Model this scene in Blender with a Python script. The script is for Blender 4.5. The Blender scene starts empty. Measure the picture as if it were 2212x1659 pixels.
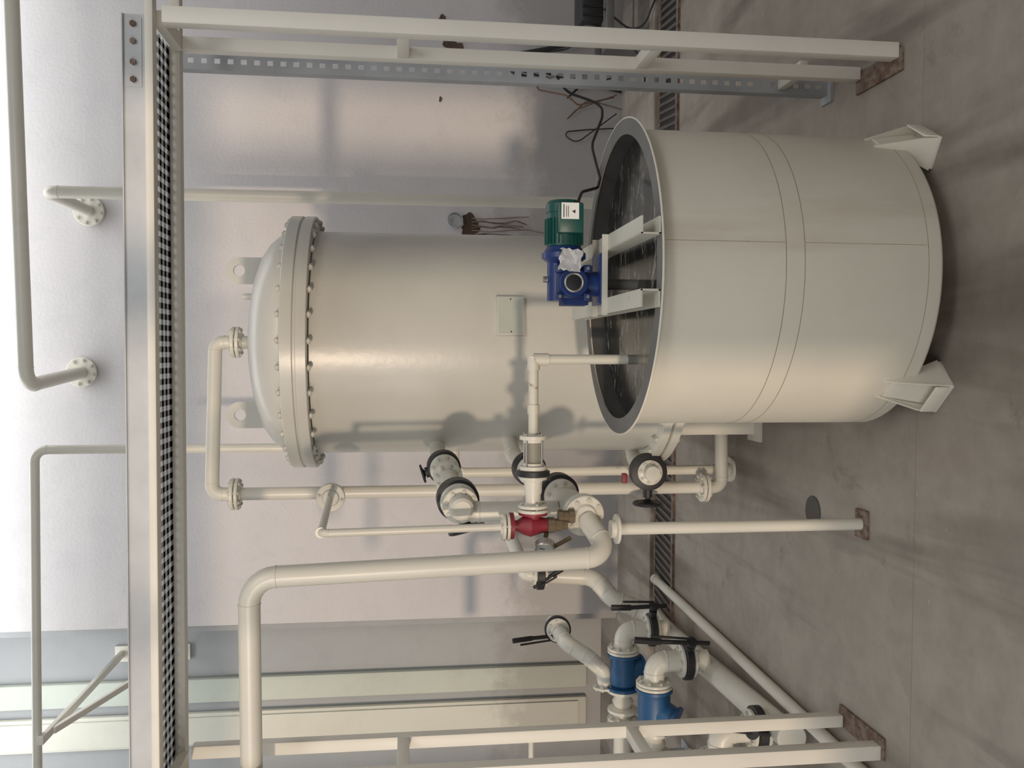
import bpy, bmesh, math, random
from mathutils import Vector, Matrix
scene=bpy.context.scene
COL=scene.collection
scene.view_settings.view_transform='Standard'
scene.view_settings.look='None'
scene.view_settings.exposure=-0.12
scene.view_settings.gamma=1.08
V=Vector
def s2l(c):
    c=c/255.0
    return c/12.92 if c<=0.04045 else ((c+0.055)/1.055)**2.4
def rgb(r,g,b): return (s2l(r),s2l(g),s2l(b),1)
# ---------------------------------------------------------------- materials
def newmat(name):
    m=bpy.data.materials.new(name); m.use_nodes=True
    nt=m.node_tree; b=nt.nodes['Principled BSDF']
    return m,nt,b
def noise(nt,scale,detail=4,rough=.55,vec=None,dist=0):
    n=nt.nodes.new('ShaderNodeTexNoise'); n.inputs['Scale'].default_value=scale
    n.inputs['Detail'].default_value=detail; n.inputs['Roughness'].default_value=rough
    n.inputs['Distortion'].default_value=dist
    if vec is not None: nt.links.new(vec,n.inputs['Vector'])
    return n.outputs['Fac']
def ramp(nt,fac,stops):
    r=nt.nodes.new('ShaderNodeValToRGB')
    e=r.color_ramp.elements
    e[0].position=stops[0][0]; e[0].color=stops[0][1]
    e[1].position=stops[-1][0]; e[1].color=stops[-1][1]
    for p,c in stops[1:-1]:
        x=e.new(p); x.color=c
    nt.links.new(fac,r.inputs['Fac']); return r.outputs['Color']
def mix(nt,fac,a,b,mode='MIX'):
    m=nt.nodes.new('ShaderNodeMix'); m.data_type='RGBA'; m.blend_type=mode
    for sock,val in ((m.inputs[0],fac),(m.inputs[6],a),(m.inputs[7],b)):
        if isinstance(val,(int,float)): sock.default_value=val
        elif isinstance(val,tuple): sock.default_value=val
        else: nt.links.new(val,sock)
    return m.outputs[2]
def bump(nt,b,fac,strength,dist=.01):
    n=nt.nodes.new('ShaderNodeBump'); n.inputs['Strength'].default_value=strength
    n.inputs['Distance'].default_value=dist
    nt.links.new(fac,n.inputs['Height']); nt.links.new(n.outputs['Normal'],b.inputs['Normal'])
def coord(nt): 
    return nt.nodes.new('ShaderNodeTexCoord').outputs['Object']
def mapping(nt,v,sc=(1,1,1),rot=(0,0,0)):
    mp=nt.nodes.new('ShaderNodeMapping'); nt.links.new(v,mp.inputs['Vector'])
    mp.inputs['Rotation'].default_value=rot; mp.inputs['Scale'].default_value=sc
    return mp.outputs['Vector']
def dim(c,k): return (c[0]*k,c[1]*k,c[2]*k,1)
def zgrad(nt,v,nscale,amp,stops):
    sx=nt.nodes.new('ShaderNodeSeparateXYZ'); nt.links.new(v,sx.inputs[0])
    n2=noise(nt,nscale,6,.7,v)
    s=nt.nodes.new('ShaderNodeMath'); s.operation='MULTIPLY_ADD'; nt.links.new(n2,s.inputs[0]); s.inputs[1].default_value=amp; nt.links.new(sx.outputs[2],s.inputs[2])
    return ramp(nt,s.outputs[0],stops)
def paint(name,c,rough=.33,rust=0,dirt=.15,metal=0,bmp=.04):
    m,nt,b=newmat(name); v=coord(nt)
    f=noise(nt,3.5,5,.6,v)
    col=ramp(nt,f,[(.3,dim(c,1-dirt)),(.65,c)])
    if rust>0:
        f2=noise(nt,16,8,.7,v,.4)
        fr=ramp(nt,f2,[(.66-rust*.3,(0,0,0,1)),(.76-rust*.3,(1,1,1,1))])
        col=mix(nt,fr,col,rgb(112,72,48))
    nt.links.new(col,b.inputs['Base Color'])
    b.inputs['Roughness'].default_value=rough; b.inputs['Metallic'].default_value=metal
    bump(nt,b,noise(nt,70,3,.5,v),bmp,.004)
    return m
def grime_paint(name,c,rough,k=.3,bm_=.12,bs=5,scuff=False):
    m,nt,b=newmat(name); v=coord(nt)
    col=ramp(nt,noise(nt,3,5,.6,v),[(.3,dim(c,.93)),(.65,c)])
    st=ramp(nt,noise(nt,6,6,.6,mapping(nt,v,(1,1,.16))),[(.58,(0,0,0,1)),(.82,(k,k,k,1))])
    col=mix(nt,st,col,rgb(166,146,116))
    if scuff:
        sc=ramp(nt,noise(nt,9,9,.78,mapping(nt,v,(1,1,2.5)),.8),[(.67,(0,0,0,1)),(.73,(.3,.3,.3,1))])
        col=mix(nt,sc,col,rgb(168,146,116))
    nt.links.new(col,b.inputs['Base Color']); b.inputs['Roughness'].default_value=rough
    bump(nt,b,noise(nt,bs,3,.5,v),bm_,.012); return m
CREAM=grime_paint('cream_gloss_paint',rgb(221,217,203),.34,.25)
TANKM=grime_paint('tank_cream_paint',rgb(229,223,206),.4,.4,.12,5,True)
VESM=grime_paint('vessel_silvery_cream_paint',rgb(204,202,192),.3,.15,.05,26)
CREAMR=paint('cream_paint_rusty',rgb(216,212,196),.42,.12,.15)
STEELW=grime_paint('frame_white_paint',rgb(232,227,214),.45,.3)
def mat_rust():
    m,nt,b=newmat('rusty_steel'); v=coord(nt)
    col=ramp(nt,noise(nt,22,7,.7,v,.5),[(.32,rgb(74,60,52)),(.46,rgb(106,82,66)),(.56,rgb(122,108,96)),(.72,rgb(144,135,122))])
    nt.links.new(col,b.inputs['Base Color']); b.inputs['Roughness'].default_value=.85
    bump(nt,b,noise(nt,80,5,.6,v),.3,.005); return m
RUST=mat_rust()
WELD=paint('weld_line_brown',rgb(160,140,110),.7,.25,.3)
GREY=paint('rim_grey_dust',rgb(116,114,110),.7,.05,.35)
LINING=paint('dark_tank_lining',rgb(84,83,81),.5,.02,.4)
GALV=paint('galvanised_steel',rgb(200,203,205),.65,.0,.25,0)
GALVD=paint('galvanised_steel_dull',rgb(170,173,176),.6,.0,.3,0)
BLACK=paint('black_rubber_iron',rgb(34,34,36),.5,0,.3)
BLUE=paint('blue_enamel',rgb(28,54,116),.38,0,.35)
BLUE2=paint('blue_valve_enamel',rgb(30,82,128),.45,0,.35)
GREEN=paint('green_motor_enamel',rgb(14,72,66),.38,0,.3)
RED=paint('red_valve_enamel',rgb(136,34,48),.5,0,.3)
BRASS=paint('aged_brass',rgb(120,106,84),.5,0,.3,.4)
STEEL=paint('steel',rgb(170,168,160),.3,0,.2,.6)
BOLT=paint('bolt_painted',rgb(206,203,190),.45,.02,.2,0)
WHITE=paint('white_sticker',rgb(226,228,226),.5,0,.06)
FOIL=paint('silver_foil_label',rgb(205,205,205),.4,0,.25,.1,.9)
COPPER=paint('brown_cable_sheath',rgb(110,84,70),.6)
HOLE=paint('raw_broken_masonry',rgb(94,74,62),.95,.1,.5,0,1)
DRIP=paint('rust_drip',rgb(146,122,106),.8,.1,.3)
def mat_liquid():
    m,nt,b=newmat('murky_still_liquid'); v=coord(nt)
    f=ramp(nt,noise(nt,6,8,.76,mapping(nt,v,(1,2.6,1),(0,0,.5)),1.6),[(.3,rgb(28,28,27)),(.50,rgb(44,44,42)),(.58,rgb(84,82,77)),(.62,rgb(176,174,166))])  # palest tones paint bright reflections onto the liquid
    nt.links.new(f,b.inputs['Base Color']); b.inputs['Roughness'].default_value=.16
    bump(nt,b,noise(nt,9,2,.5,v),.08,.01); return m
LIQ=mat_liquid()
def mat_glass():
    m,nt,b=newmat('sight_glass'); b.inputs['Base Color'].default_value=rgb(190,186,170)
    b.inputs['Transmission Weight'].default_value=.6; b.inputs['Roughness'].default_value=.2; return m
GLASS=mat_glass()
def mat_wall(name,c,c2,rough=.95):
    m,nt,b=newmat(name); v=coord(nt)
    col=ramp(nt,noise(nt,.8,4,.5,v),[(.35,c2),(.65,c)])
    sm=ramp(nt,noise(nt,4,7,.7,v,.4),[(.5,(0,0,0,1)),(.75,(.4,.4,.4,1))])
    col=mix(nt,sm,col,dim(c2,.85))
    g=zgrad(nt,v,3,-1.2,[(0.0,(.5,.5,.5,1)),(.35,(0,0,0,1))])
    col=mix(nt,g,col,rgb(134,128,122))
    nt.links.new(col,b.inputs['Base Color']); b.inputs['Roughness'].default_value=rough
    b.inputs['Specular IOR Level'].default_value=.05
    bump(nt,b,noise(nt,40,4,.6,v),.15,.01); return m
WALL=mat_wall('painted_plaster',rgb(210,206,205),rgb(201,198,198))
WALLD=mat_wall('painted_plaster_shaded_grey',rgb(172,174,174),rgb(164,166,167))  # recess shade put into the colour as darker plaster
PANEL=mat_wall('pale_green_panel',rgb(205,210,198),rgb(196,202,190))
PANEL2=mat_wall('cream_panel',rgb(224,222,208),rgb(215,214,200))
def mat_floor(name,k=1):
    m,nt,b=newmat(name); v=coord(nt)
    a=ramp(nt,noise(nt,1.1,5,.5,mapping(nt,v,(1,.4,1),(0,0,.5)),.6),[(.3,dim(rgb(126,118,107),k)),(.5,dim(rgb(149,140,128),k)),(.72,dim(rgb(166,158,147),k))])
    shadow_streaks=ramp(nt,noise(nt,2.0,4,.55,mapping(nt,v,(1.5,.2,1),(0,0,-.75)),.3),[(.40,(.58,.56,.54,1)),(.52,(1,1,1,1))])  # dark diagonal streaks: cast shadows painted into the concrete colour
    c=mix(nt,1.0,a,shadow_streaks,'MULTIPLY')
    bl=ramp(nt,noise(nt,7,9,.7,v,.3),[(.34,(.84,.83,.82,1)),(.62,(1.03,1.03,1.03,1))])
    c=mix(nt,1.0,c,bl,'MULTIPLY')
    dk=ramp(nt,noise(nt,3.2,7,.74,v,.8),[(.59,(0,0,0,1)),(.70,(.5,.5,.5,1))])
    c=mix(nt,dk,c,rgb(90,79,67))
    wh=ramp(nt,noise(nt,26,4,.6,v),[(.70,(0,0,0,1)),(.75,(.5,.5,.5,1))])
    c=mix(nt,wh,c,rgb(194,188,178))
    sx=nt.nodes.new('ShaderNodeSeparateXYZ'); nt.links.new(v,sx.inputs[0])
    s1=nt.nodes.new('ShaderNodeMath'); s1.operation='SUBTRACT'; nt.links.new(sx.outputs[1],s1.inputs[0]); s1.inputs[1].default_value=2.6
    s2=nt.nodes.new('ShaderNodeMath'); s2.operation='ABSOLUTE'; nt.links.new(s1.outputs[0],s2.inputs[0])
    s3=nt.nodes.new('ShaderNodeMath'); s3.operation='LESS_THAN'; nt.links.new(s2.outputs[0],s3.inputs[0]); s3.inputs[1].default_value=.0012
    c=mix(nt,s3.outputs[0],c,rgb(114,106,96))
    nt.links.new(c,b.inputs['Base Color']); b.inputs['Roughness'].default_value=.62
    bump(nt,b,noise(nt,60,6,.7,v),.12,.01); return m
FLOOR=mat_floor('stained_shadow_streaked_concrete'); KERB=mat_floor('dusty_concrete',1.12)
# ---------------------------------------------------------------- mesh helpers
def basis(d):
    d=V(d).normalized()
    a=V((0,0,1)) if abs(d.z)<.9 else V((1,0,0))
    x=a.cross(d).normalized(); y=d.cross(x).normalized()
    return x,y,d
def lathe(bm,o,d,prof,seg=32,cap=True,closed=False):
    o=V(o); x,y,z=basis(d); rings=[]
    for s,r in prof:
        if r<1e-5: rings.append([bm.verts.new(o+z*s)])
        else: rings.append([bm.verts.new(o+z*s+(x*math.cos(t)+y*math.sin(t))*r) for t in [2*math.pi*i/seg for i in range(seg)]])
    pairs=list(zip(rings[:-1],rings[1:]))
    if closed: pairs.append((rings[-1],rings[0]))
    for A,B in pairs:
        for i in range(seg):
            j=(i+1)%seg
            if len(A)==1 and len(B)==1: continue
            if len(A)==1: bm.faces.new((A[0],B[j],B[i]))
            elif len(B)==1: bm.faces.new((A[i],A[j],B[0]))
            else: bm.faces.new((A[i],A[j],B[j],B[i]))
    if cap and not closed:
        for A in (rings[0],rings[-1]):
            if len(A)>2: bm.faces.new(A)
def cyl(bm,p0,p1,r,r2=None,seg=24):
    p0=V(p0);p1=V(p1); r2=r if r2 is None else r2
    lathe(bm,p0,p1-p0,[(0,r),((p1-p0).length,r2)],seg)
def box(bm,c,size,rot=None,bev=0):
    ret=bmesh.ops.create_cube(bm,size=1)
    vs=ret['verts']
    M=Matrix.Translation(V(c))@(rot.to_4x4() if rot else Matrix.Identity(4))@Matrix.Diagonal((size[0],size[1],size[2],1))
    bmesh.ops.transform(bm,matrix=M,verts=vs)
    if bev>0:
        es=list({e for v in vs for e in v.link_edges})
        bmesh.ops.bevel(bm,geom=es,offset=bev,segments=2,affect='EDGES',profile=.5)
def beam(bm,p0,p1,w,h,up=(0,0,1),bev=.003):
    p0=V(p0);p1=V(p1);d=(p1-p0);L=d.length;d.normalize()
    upv=V(up)
    if abs(d.dot(upv))>.95: upv=V((0,1,0))
    x=d.cross(upv).normalized(); z=x.cross(d).normalized()
    R=Matrix((x,d,z)).transposed()
    box(bm,(p0+p1)/2,(w,L,h),R,bev)
def prism(bm,pts,th):
    th=V(th); a=[bm.verts.new(V(p)) for p in pts]; b=[bm.verts.new(V(p)+th) for p in pts]
    bm.faces.new(a); bm.faces.new(b[::-1]); n=len(a)
    for i in range(n): bm.faces.new((a[i],b[i],b[(i+1)%n],a[(i+1)%n]))
def fillet(pts,bend,n=7):
    pts=[V(p) for p in pts]; out=[pts[0]]; marks=[]
    for i in range(1,len(pts)-1):
        a,b,c=pts[i-1],pts[i],pts[i+1]
        u=(a-b);w=(c-b);lu=u.length;lw=w.length;u.normalize();w.normalize()
        ang=u.angle(w)
        if ang>3.1: out.append(b); continue
        t=min(bend/math.tan(ang/2),lu*.48,lw*.48)
        rr=t*math.tan(ang/2)
        ctr=b+(u+w).normalized()*(rr/math.sin(ang/2))
        p1=b+u*t;p2=b+w*t
        v1=(p1-ctr);v2=(p2-ctr);tot=v1.angle(v2)
        for k in range(n+1):
            f=k/n
            out.append(ctr+(v1*math.sin((1-f)*tot)+v2*math.sin(f*tot))/math.sin(tot))
        marks+= [(p1,-u),(p2,w)]
    out.append(pts[-1]); return out,marks
def sweep(bm,pts,r,bend=.06,seg=20,weld=True,n=7):
    path,marks=fillet(pts,bend,n)
    tg=[]
    for i in range(len(path)):
        a=path[max(0,i-1)];b=path[min(len(path)-1,i+1)]
        tg.append((b-a).normalized())
    x,y,_=basis(tg[0]); rings=[]
    for i,p in enumerate(path):
        t=tg[i]; x=(x-t*x.dot(t)).normalized(); y=t.cross(x)
        rings.append([bm.verts.new(p+(x*math.cos(k*2*math.pi/seg)+y*math.sin(k*2*math.pi/seg))*r) for k in range(seg)])
    for A,B in zip(rings[:-1],rings[1:]):
        for i in range(seg):
            j=(i+1)%seg; bm.faces.new((A[i],A[j],B[j],B[i]))
    bm.faces.new(rings[0]); bm.faces.new(rings[-1])
    if weld:
        for p,d in marks:
            lathe(bm,p-d*r*.09,d,[(0,r*.98),(r*.04,r*1.05),(r*.14,r*1.05),(r*.18,r*.98)],seg,cap=False)
def torus(bm,c,d,R,r,seg=32,s2=10):
    c=V(c);x,y,z=basis(d); rings=[]
    for i in range(seg):
        t=2*math.pi*i/seg; e=x*math.cos(t)+y*math.sin(t)
        rings.append([bm.verts.new(c+e*(R+r*math.cos(k*2*math.pi/s2))+z*r*math.sin(k*2*math.pi/s2)) for k in range(s2)])
    for i in range(seg):
        A=rings[i];B=rings[(i+1)%seg]
        for k in range(s2):
            l=(k+1)%s2; bm.faces.new((A[k],B[k],B[l],A[l]))
def mkmesh(name,bm,mats,off=(0,0,0),ang=32):
    bmesh.ops.translate(bm,verts=bm.verts[:],vec=-V(off))
    bmesh.ops.recalc_face_normals(bm,faces=bm.faces[:])
    for f in bm.faces: f.smooth=True
    for e in bm.edges:
        if len(e.link_faces)==2 and e.calc_face_angle(0)>math.radians(ang): e.smooth=False
    me=bpy.data.meshes.new(name); bm.to_mesh(me); bm.free()
    for m in (mats if isinstance(mats,(list,tuple)) else [mats]): me.materials.append(m)
    return me
def thing(name,label,cat,loc,group=None):
    e=bpy.data.objects.new(name,None); e.location=V(loc); e.empty_display_size=.05
    e['label']=label; e['category']=cat
    if group: e['group']=group
    COL.objects.link(e); return e
def part(th,name,bm,mat,label=None,parent=None,ang=32):
    off=V(th.location)
    o=bpy.data.objects.new(name,mkmesh(name,bm,mat,off,ang)); COL.objects.link(o)
    o.parent=parent or th
    if label: o['label']=label
    return o
def solo(name,bm,mat,label,cat,loc,group=None,ang=32):
    o=bpy.data.objects.new(name,mkmesh(name,bm,mat,loc,ang)); o.location=V(loc)
    o['label']=label;o['category']=cat
    if group:o['group']=group
    COL.objects.link(o); return o
def struct(name,bm,mat):
    o=bpy.data.objects.new(name,mkmesh(name,bm,mat)); o['kind']='structure'; COL.objects.link(o); return o
B=bmesh.new
boltcache={}
def boltmesh(r,L):
    k=(round(r,4),round(L,4))
    if k not in boltcache:
        bm=B()
        lathe(bm,(0,0,-L/2-r*1.1),(0,0,1),[(0,r*1.7),(r*1.1,r*1.7)],6)
        lathe(bm,(0,0,L/2),(0,0,1),[(0,r*1.7),(r*1.1,r*1.7)],6)
        lathe(bm,(0,0,-L/2-r*1.6),(0,0,1),[(0,r),(L+r*3.4,r)],8)
        boltcache[k]=mkmesh('flange_bolt',bm,BOLT)
    return boltcache[k]
def bolts(th,parent,p,d,R,n,r,L,a0=.2,name='bolt'):
    x,y,z=basis(d); p=V(p)-V(th.location); me=boltmesh(r,L)
    rot=Matrix((x,y,z)).transposed().to_4x4()
    for i in range(n):
        t=a0+2*math.pi*i/n
        o=bpy.data.objects.new(name,me); COL.objects.link(o); o.parent=parent
        o.matrix_local=Matrix.Translation(p+(x*math.cos(t)+y*math.sin(t))*R)@rot
def flange(th,p,d,R,t=.016,n=6,pair=True,mat=None,name='flange',br=None):
    mat=mat or CREAM; bm=B(); c=min(.003,t*.2); p=V(p); dd=V(d).normalized()
    if pair:
        g=.004
        for sgn in (-1,1):
            lathe(bm,p+dd*sgn*g/2,dd*sgn,[(0,R-c),(c,R),(t-c,R),(t,R-c),(t,R*.62),(t*1.6,R*.52)],32)
        L=2*t+g
    else:
        lathe(bm,p-dd*t/2,dd,[(0,R-c),(c,R),(t-c,R),(t,R-c)],32); L=t
    o=part(th,name,bm,mat)
    bolts(th,o,p,dd,R*.8,n,br or R*.075,L)
    return o
# ---------------------------------------------------------------- room
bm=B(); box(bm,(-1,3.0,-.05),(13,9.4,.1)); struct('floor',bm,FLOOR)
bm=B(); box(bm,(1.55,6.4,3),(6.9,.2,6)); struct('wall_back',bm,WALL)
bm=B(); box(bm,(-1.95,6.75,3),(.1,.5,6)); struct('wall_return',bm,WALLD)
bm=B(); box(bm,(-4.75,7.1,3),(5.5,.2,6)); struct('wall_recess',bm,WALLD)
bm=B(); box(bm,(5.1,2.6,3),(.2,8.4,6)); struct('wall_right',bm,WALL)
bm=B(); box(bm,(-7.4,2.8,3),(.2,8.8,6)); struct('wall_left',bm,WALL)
bm=B()
yw=-1.6
box(bm,(2.4,yw,3),(5.8,.2,6)); box(bm,(-6.65,yw,3),(1.5,.2,6))
box(bm,(-1.095,yw,3),(.19,.2,6))
box(bm,(-3.545,yw,.22),(4.71,.2,.44)); box(bm,(-3.545,yw,4.78),(4.71,.2,2.44))
box(bm,(-.75,yw,.62),(.5,.2,1.24)); box(bm,(-.75,yw,4.78),(.5,.2,2.44))
struct('wall_front',bm,WALL)  # unseen wall; pier and raised sill shaped to place the sunlight
bm=B()
for x in (-5.88,-4.6,-3.2,-2.1): box(bm,(x,yw,2.0),(.05,.08,3.1))
for z in (.47,3.53): box(bm,(-3.545,yw,z),(4.71,.08,.06))
struct('window_1',bm,GALV)
bm=B()
for z in (1.27,3.53): box(bm,(-.75,yw,z),(.5,.08,.06))
struct('window_2',bm,GALV)
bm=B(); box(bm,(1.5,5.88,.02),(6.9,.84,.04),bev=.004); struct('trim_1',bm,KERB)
bm=B(); box(bm,(-2.6,6.97,2.6),(.19,.06,4.95),bev=.02); struct('trim_2',bm,PANEL)
bm=B(); box(bm,(-2.9,6.97,2.6),(.26,.05,4.95),bev=.02); box(bm,(-2.9,6.94,2.6),(.2,.02,4.8)); struct('door_1',bm,PANEL2)

# ---------------------------------------------------------------- drain grate
t=thing('floor_drain_grate','long dark slotted channel drain grate set in concrete floor','drain',(1.5,5.26,0))
bm=B(); box(bm,(1.4,5.26,.003),(6.3,.34,.006)); part(t,'channel',bm,BLACK,'black plate standing in for shaded trench')  # flat black plate paints the shade inside the drain channel
for y in (5.08,5.44):
    bm=B(); box(bm,(1.4,y,.008),(6.3,.03,.016)); part(t,'frame_rail',bm,RUST)
bm=B()
x=-1.72
while x<4.5:
    prism(bm,[(x,5.095,.006),(x+.018,5.095,.006),(x+.058,5.425,.006),(x+.04,5.425,.006)],(0,0,.008)); x+=.048
part(t,'grating',bm,paint('grate_iron',rgb(92,84,76),.7,.1,.3))
bm=B(); lathe(bm,(-.617,3.291,0),(0,0,1),[(0,.062),(.004,.062),(.005,.055),(.003,.05),(.003,0)],32)
solo('drain_cover',bm,paint('worn_iron',rgb(78,72,68),.7),'small round dark metal cover plate set in concrete floor','drain cover',(-.617,3.291,0))

# ---------------------------------------------------------------- frames
def ladder(x,y0,y1,lab,plx):
    t=thing('pipe_rack_frame',lab,'metal frame',(x,(y0+y1)/2,0),'painted rack frames')
    for y,w in ((y0,.05),(y1,.044)):
        bm=B(); box(bm,(x,y,1.155),(w,w,2.29),bev=.004); part(t,'post',bm,STEELW)
    for z in (1.6,.8):
        bm=B(); beam(bm,(x,y0+.02,z),(x,y1-.02,z),.04,.04); part(t,'rung',bm,STEELW)
    bm=B(); box(bm,(x+plx,(y0+y1)/2-.01,.005),(.075,(y1-y0)+.05,.01),bev=.002); part(t,'base_plate',bm,RUST,'rusty base plate')
    return t
ladder(.985,2.745,2.985,'white painted square-tube rack frame beside perforated steel strut',-.03)
ladder(-1.335,2.775,3.03,'white painted square-tube rack frame standing by the blue valves',.015)
t=thing('overhead_beam','pair of white painted tubes carrying a galvanised cable tray','steel beam',(-.3,2.86,2.3))
bm=B(); box(bm,(-.5,2.735,2.334),(3.3,.045,.024),bev=.004); part(t,'beam',bm,STEELW)
bm=B(); box(bm,(-.5,3.005,2.328),(3.3,.045,.034),bev=.004); part(t,'beam',bm,STEELW)
for x in (-1.335,.985):
    bm=B(); box(bm,(x,2.868,2.315),(.045,.22,.03)); part(t,'cross_piece',bm,STEELW)
t=thing('cable_tray','galvanised perforated cable tray lying on overhead tube beams','cable tray',(-.5,2.86,2.345))
bm=B()
z0=2.348
for y in (2.722,3.01): box(bm,(-.57,y,z0+.030),(3.1,.003,.060))
for y,w in ((2.735,.03),(2.99,.03)): box(bm,(-.57,y,z0),(3.1,w,.002))
for y in [2.75+.044*i for i in range(6)]: box(bm,(-.57,y,z0),(3.1,.02,.002))
x=-2.1
while x<.98: box(bm,(x,2.865,z0),(.018,.25,.002)); x+=.034
box(bm,(-.57,2.719,z0+.060),(3.1,.012,.003))
part(t,'tray',bm,GALV)
bm=B(); box(bm,(.87,2.7195,z0+.03),(.2,.003,.046)); sp=part(t,'splice_plate',bm,GALV)
for x in (.79,.84,.9,.95):
    bm=B(); cyl(bm,(x,2.719,z0+.03),(x,2.709,z0+.03),.009,seg=6); part(t,'bolt',bm,RUST,None,sp)
t=thing('slotted_strut','leaning galvanised channel strut with slots beside white frame','steel strut',(1.0,3.22,0))
bm=B(); w=.06; H=2.32; n=52; pz=H/n
x0=1.005;y0=3.2
for i in range(n+1): box(bm,(x0,y0,.03+i*pz),(w,.003,pz*.55))
for sx in (-1,1):
    box(bm,(x0+sx*w*.33,y0,.03+H/2),(w*.36,.0031,H+.02))
    box(bm,(x0+sx*w/2,y0+.02,.03+H/2),(.003,.042,H+.02))
part(t,'channel',bm,GALVD)
bm=B(); box(bm,(x0-.005,3.225,.005),(.1,.08,.01)); part(t,'foot',bm,GALVD)
bm=B(); box(bm,(1.01,3.1,.2),(.05,.19,.03),bev=.004); part(t,'bracket',bm,CREAMR)

# ---------------------------------------------------------------- open tank
cx,cy=.241,2.8
TR=.465; ZB=.085; ZT=.912
t=thing('mixing_tank','open-topped cream painted steel tank with weld seams on bracket feet','tank',(cx,cy,0))
bm=B(); lathe(bm,(cx,cy,0),(0,0,1),[(ZB+.01,.0),(ZB+.004,TR-.04),(ZB,TR-.014),(ZB+.005,TR-.005),(ZB+.014,TR),(ZT-.004,TR),(ZT-.004,TR-.007),(ZB+.04,TR-.007),(ZB+.04,0)],96,cap=False)
part(t,'shell',bm,TANKM)
for z,rr in ((.500,TR-.0002),(.554,TR-.0002),(.135,TR-.0005)):
    bm=B(); torus(bm,(cx,cy,z),(0,0,1),rr,.0012,96,6); part(t,'weld_seam',bm,WELD)
an=math.asin(.068/TR)
px,py=cx+TR*math.sin(an),cy-TR*math.cos(an)
for za,zz in ((.14,.5),(.555,ZT-.01)):
    bm=B(); cyl(bm,(px,py,za),(px,py,zz),.0006,seg=6); part(t,'weld_seam',bm,WELD)
bm=B(); lathe(bm,(cx,cy,0),(0,0,1),[(ZB+.06,.0),(ZB+.06,TR-.0075),(ZT-.005,TR-.0075),(ZT-.005,TR-.0085),(ZB+.061,TR-.0085)],96,cap=False); part(t,'lining',bm,LINING,'dark inner lining')
bm=B(); lathe(bm,(cx,cy,0),(0,0,1),[(ZT-.004,TR-.01),(ZT-.004,TR+.034),(ZT-.002,TR+.037),(ZT+.001,TR+.037),(ZT+.003,TR+.035),(ZT+.002,TR+.033),(ZT+.002,TR-.01)],96,cap=False,closed=True); part(t,'rim',bm,TANKM)
bm=B(); lathe(bm,(cx,cy,0),(0,0,1),[(ZT+.002,TR-.016),(ZT+.002,TR+.0325),(ZT+.0032,TR+.032),(ZT+.0032,TR-.016)],96,cap=False,closed=True); part(t,'rim_top',bm,GREY,'dusty grey rim face with shadow in its colour')  # grey holds both the dust and the shadow on the rim
bm=B(); lathe(bm,(cx,cy,.855),(0,0,1),[(0,0),(0,TR-.009)],96,cap=False); part(t,'liquid',bm,LIQ,'dark still liquid with reflections painted as pale streaks')
for phi in (-47,60,180):
    a=math.radians(phi); e=V((math.sin(a),-math.cos(a),0)); g=V((math.cos(a),math.sin(a),0)); c=V((cx,cy,0))
    def q(r,z,s): return c+e*(TR+r)+g*s+V((0,0,z))
    lb=B()
    for s,s2 in ((-.03,-.055),(.03,.055)):
        prism(lb,[q(-.006,.19,s),q(.004,.19,s),q(.038,.06,s2),q(.041,.012,s2),q(-.06,.012,s2),q(-.02,.11,s2*.9)],g*(.005 if s>0 else -.005))
    prism(lb,[q(.0,.17,-.032),q(.0,.17,.032),q(.012,.03,.052),q(.012,.03,-.052)],e*.005)
    lw=part(t,'leg',lb,TANKM)
    bm=B(); R3=Matrix((e,g,V((0,0,1)))).transposed()
    box(bm,c+e*(TR-.005)+V((0,0,.006)),(.10,.12,.012),R3,.002); part(t,'foot_plate',bm,CREAM,None,lw)
    bm=B(); box(bm,c+e*(TR+.044)+V((0,0,.034)),(.006,.111,.045),R3,.002); part(t,'toe_plate',bm,TANKM,None,lw)
zb,zt=ZT+.004,ZT+.058
for x in (.345,.15):
    bm=B(); y0,y1=2.315,3.285
    sd=1 if x>.25 else -1
    box(bm,(x-sd*0.022,(y0+y1)/2,(zb+zt)/2),(.005,y1-y0,zt-zb))
    box(bm,(x,(y0+y1)/2,zt-.0025),(.048,y1-y0,.005)); box(bm,(x,(y0+y1)/2,zb+.0025),(.048,y1-y0,.005))
    part(t,'support_channel',bm,CREAMR,'white channel iron across tank mouth')
for y in (2.72,2.86):
    bm=B(); box(bm,(.245,y,zt+.0025),(.25,.03,.005)); box(bm,(.245,y-.015,zt+.009),(.25,.004,.018)); part(t,'mounting_bar',bm,CREAMR)
# ---------------------------------------------------------------- agitator drive
yc=2.79; zc=1.093
t=thing('agitator_drive','green electric motor with blue worm gearbox mounted over open tank','gear motor',(.24,yc,1.0))
bm=B(); lathe(bm,(.335,yc,zc),(1,0,0),[(0,.05),(.005,.054),(.115,.054),(.12,.05)],36)
for i in range(26):
    a=i*2*math.pi/26
    e=V((0,math.cos(a),math.sin(a))); g=V((0,-math.sin(a),math.cos(a)))
    box(bm,V((.385,yc,zc))+e*.056,(.08,.012,.0025),Matrix((V((1,0,0)),e,g)).transposed())
mo=part(t,'motor',bm,GREEN,'green finned electric motor')
bm=B(); lathe(bm,(.445,yc,zc),(1,0,0),[(0,.058),(.025,.058),(.037,.05),(.04,.03),(.04,0)],36); part(t,'fan_cover',bm,GREEN,None,mo)
bm=B(); box(bm,(.42,yc-.062,zc-.008),(.095,.045,.078),bev=.006); part(t,'terminal_box',bm,GREEN,None,mo)
bm=B(); box(bm,(.44,yc-.0853,zc-.004),(.05,.001,.055)); part(t,'sticker',bm,WHITE,'white label with warning triangle',mo)
bm=B(); yy=yc-.0862
prism(bm,[(.432,yy,zc-.02),(.444,yy,zc-.02),(.438,yy,zc-.009)],(0,-.0004,0))
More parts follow.
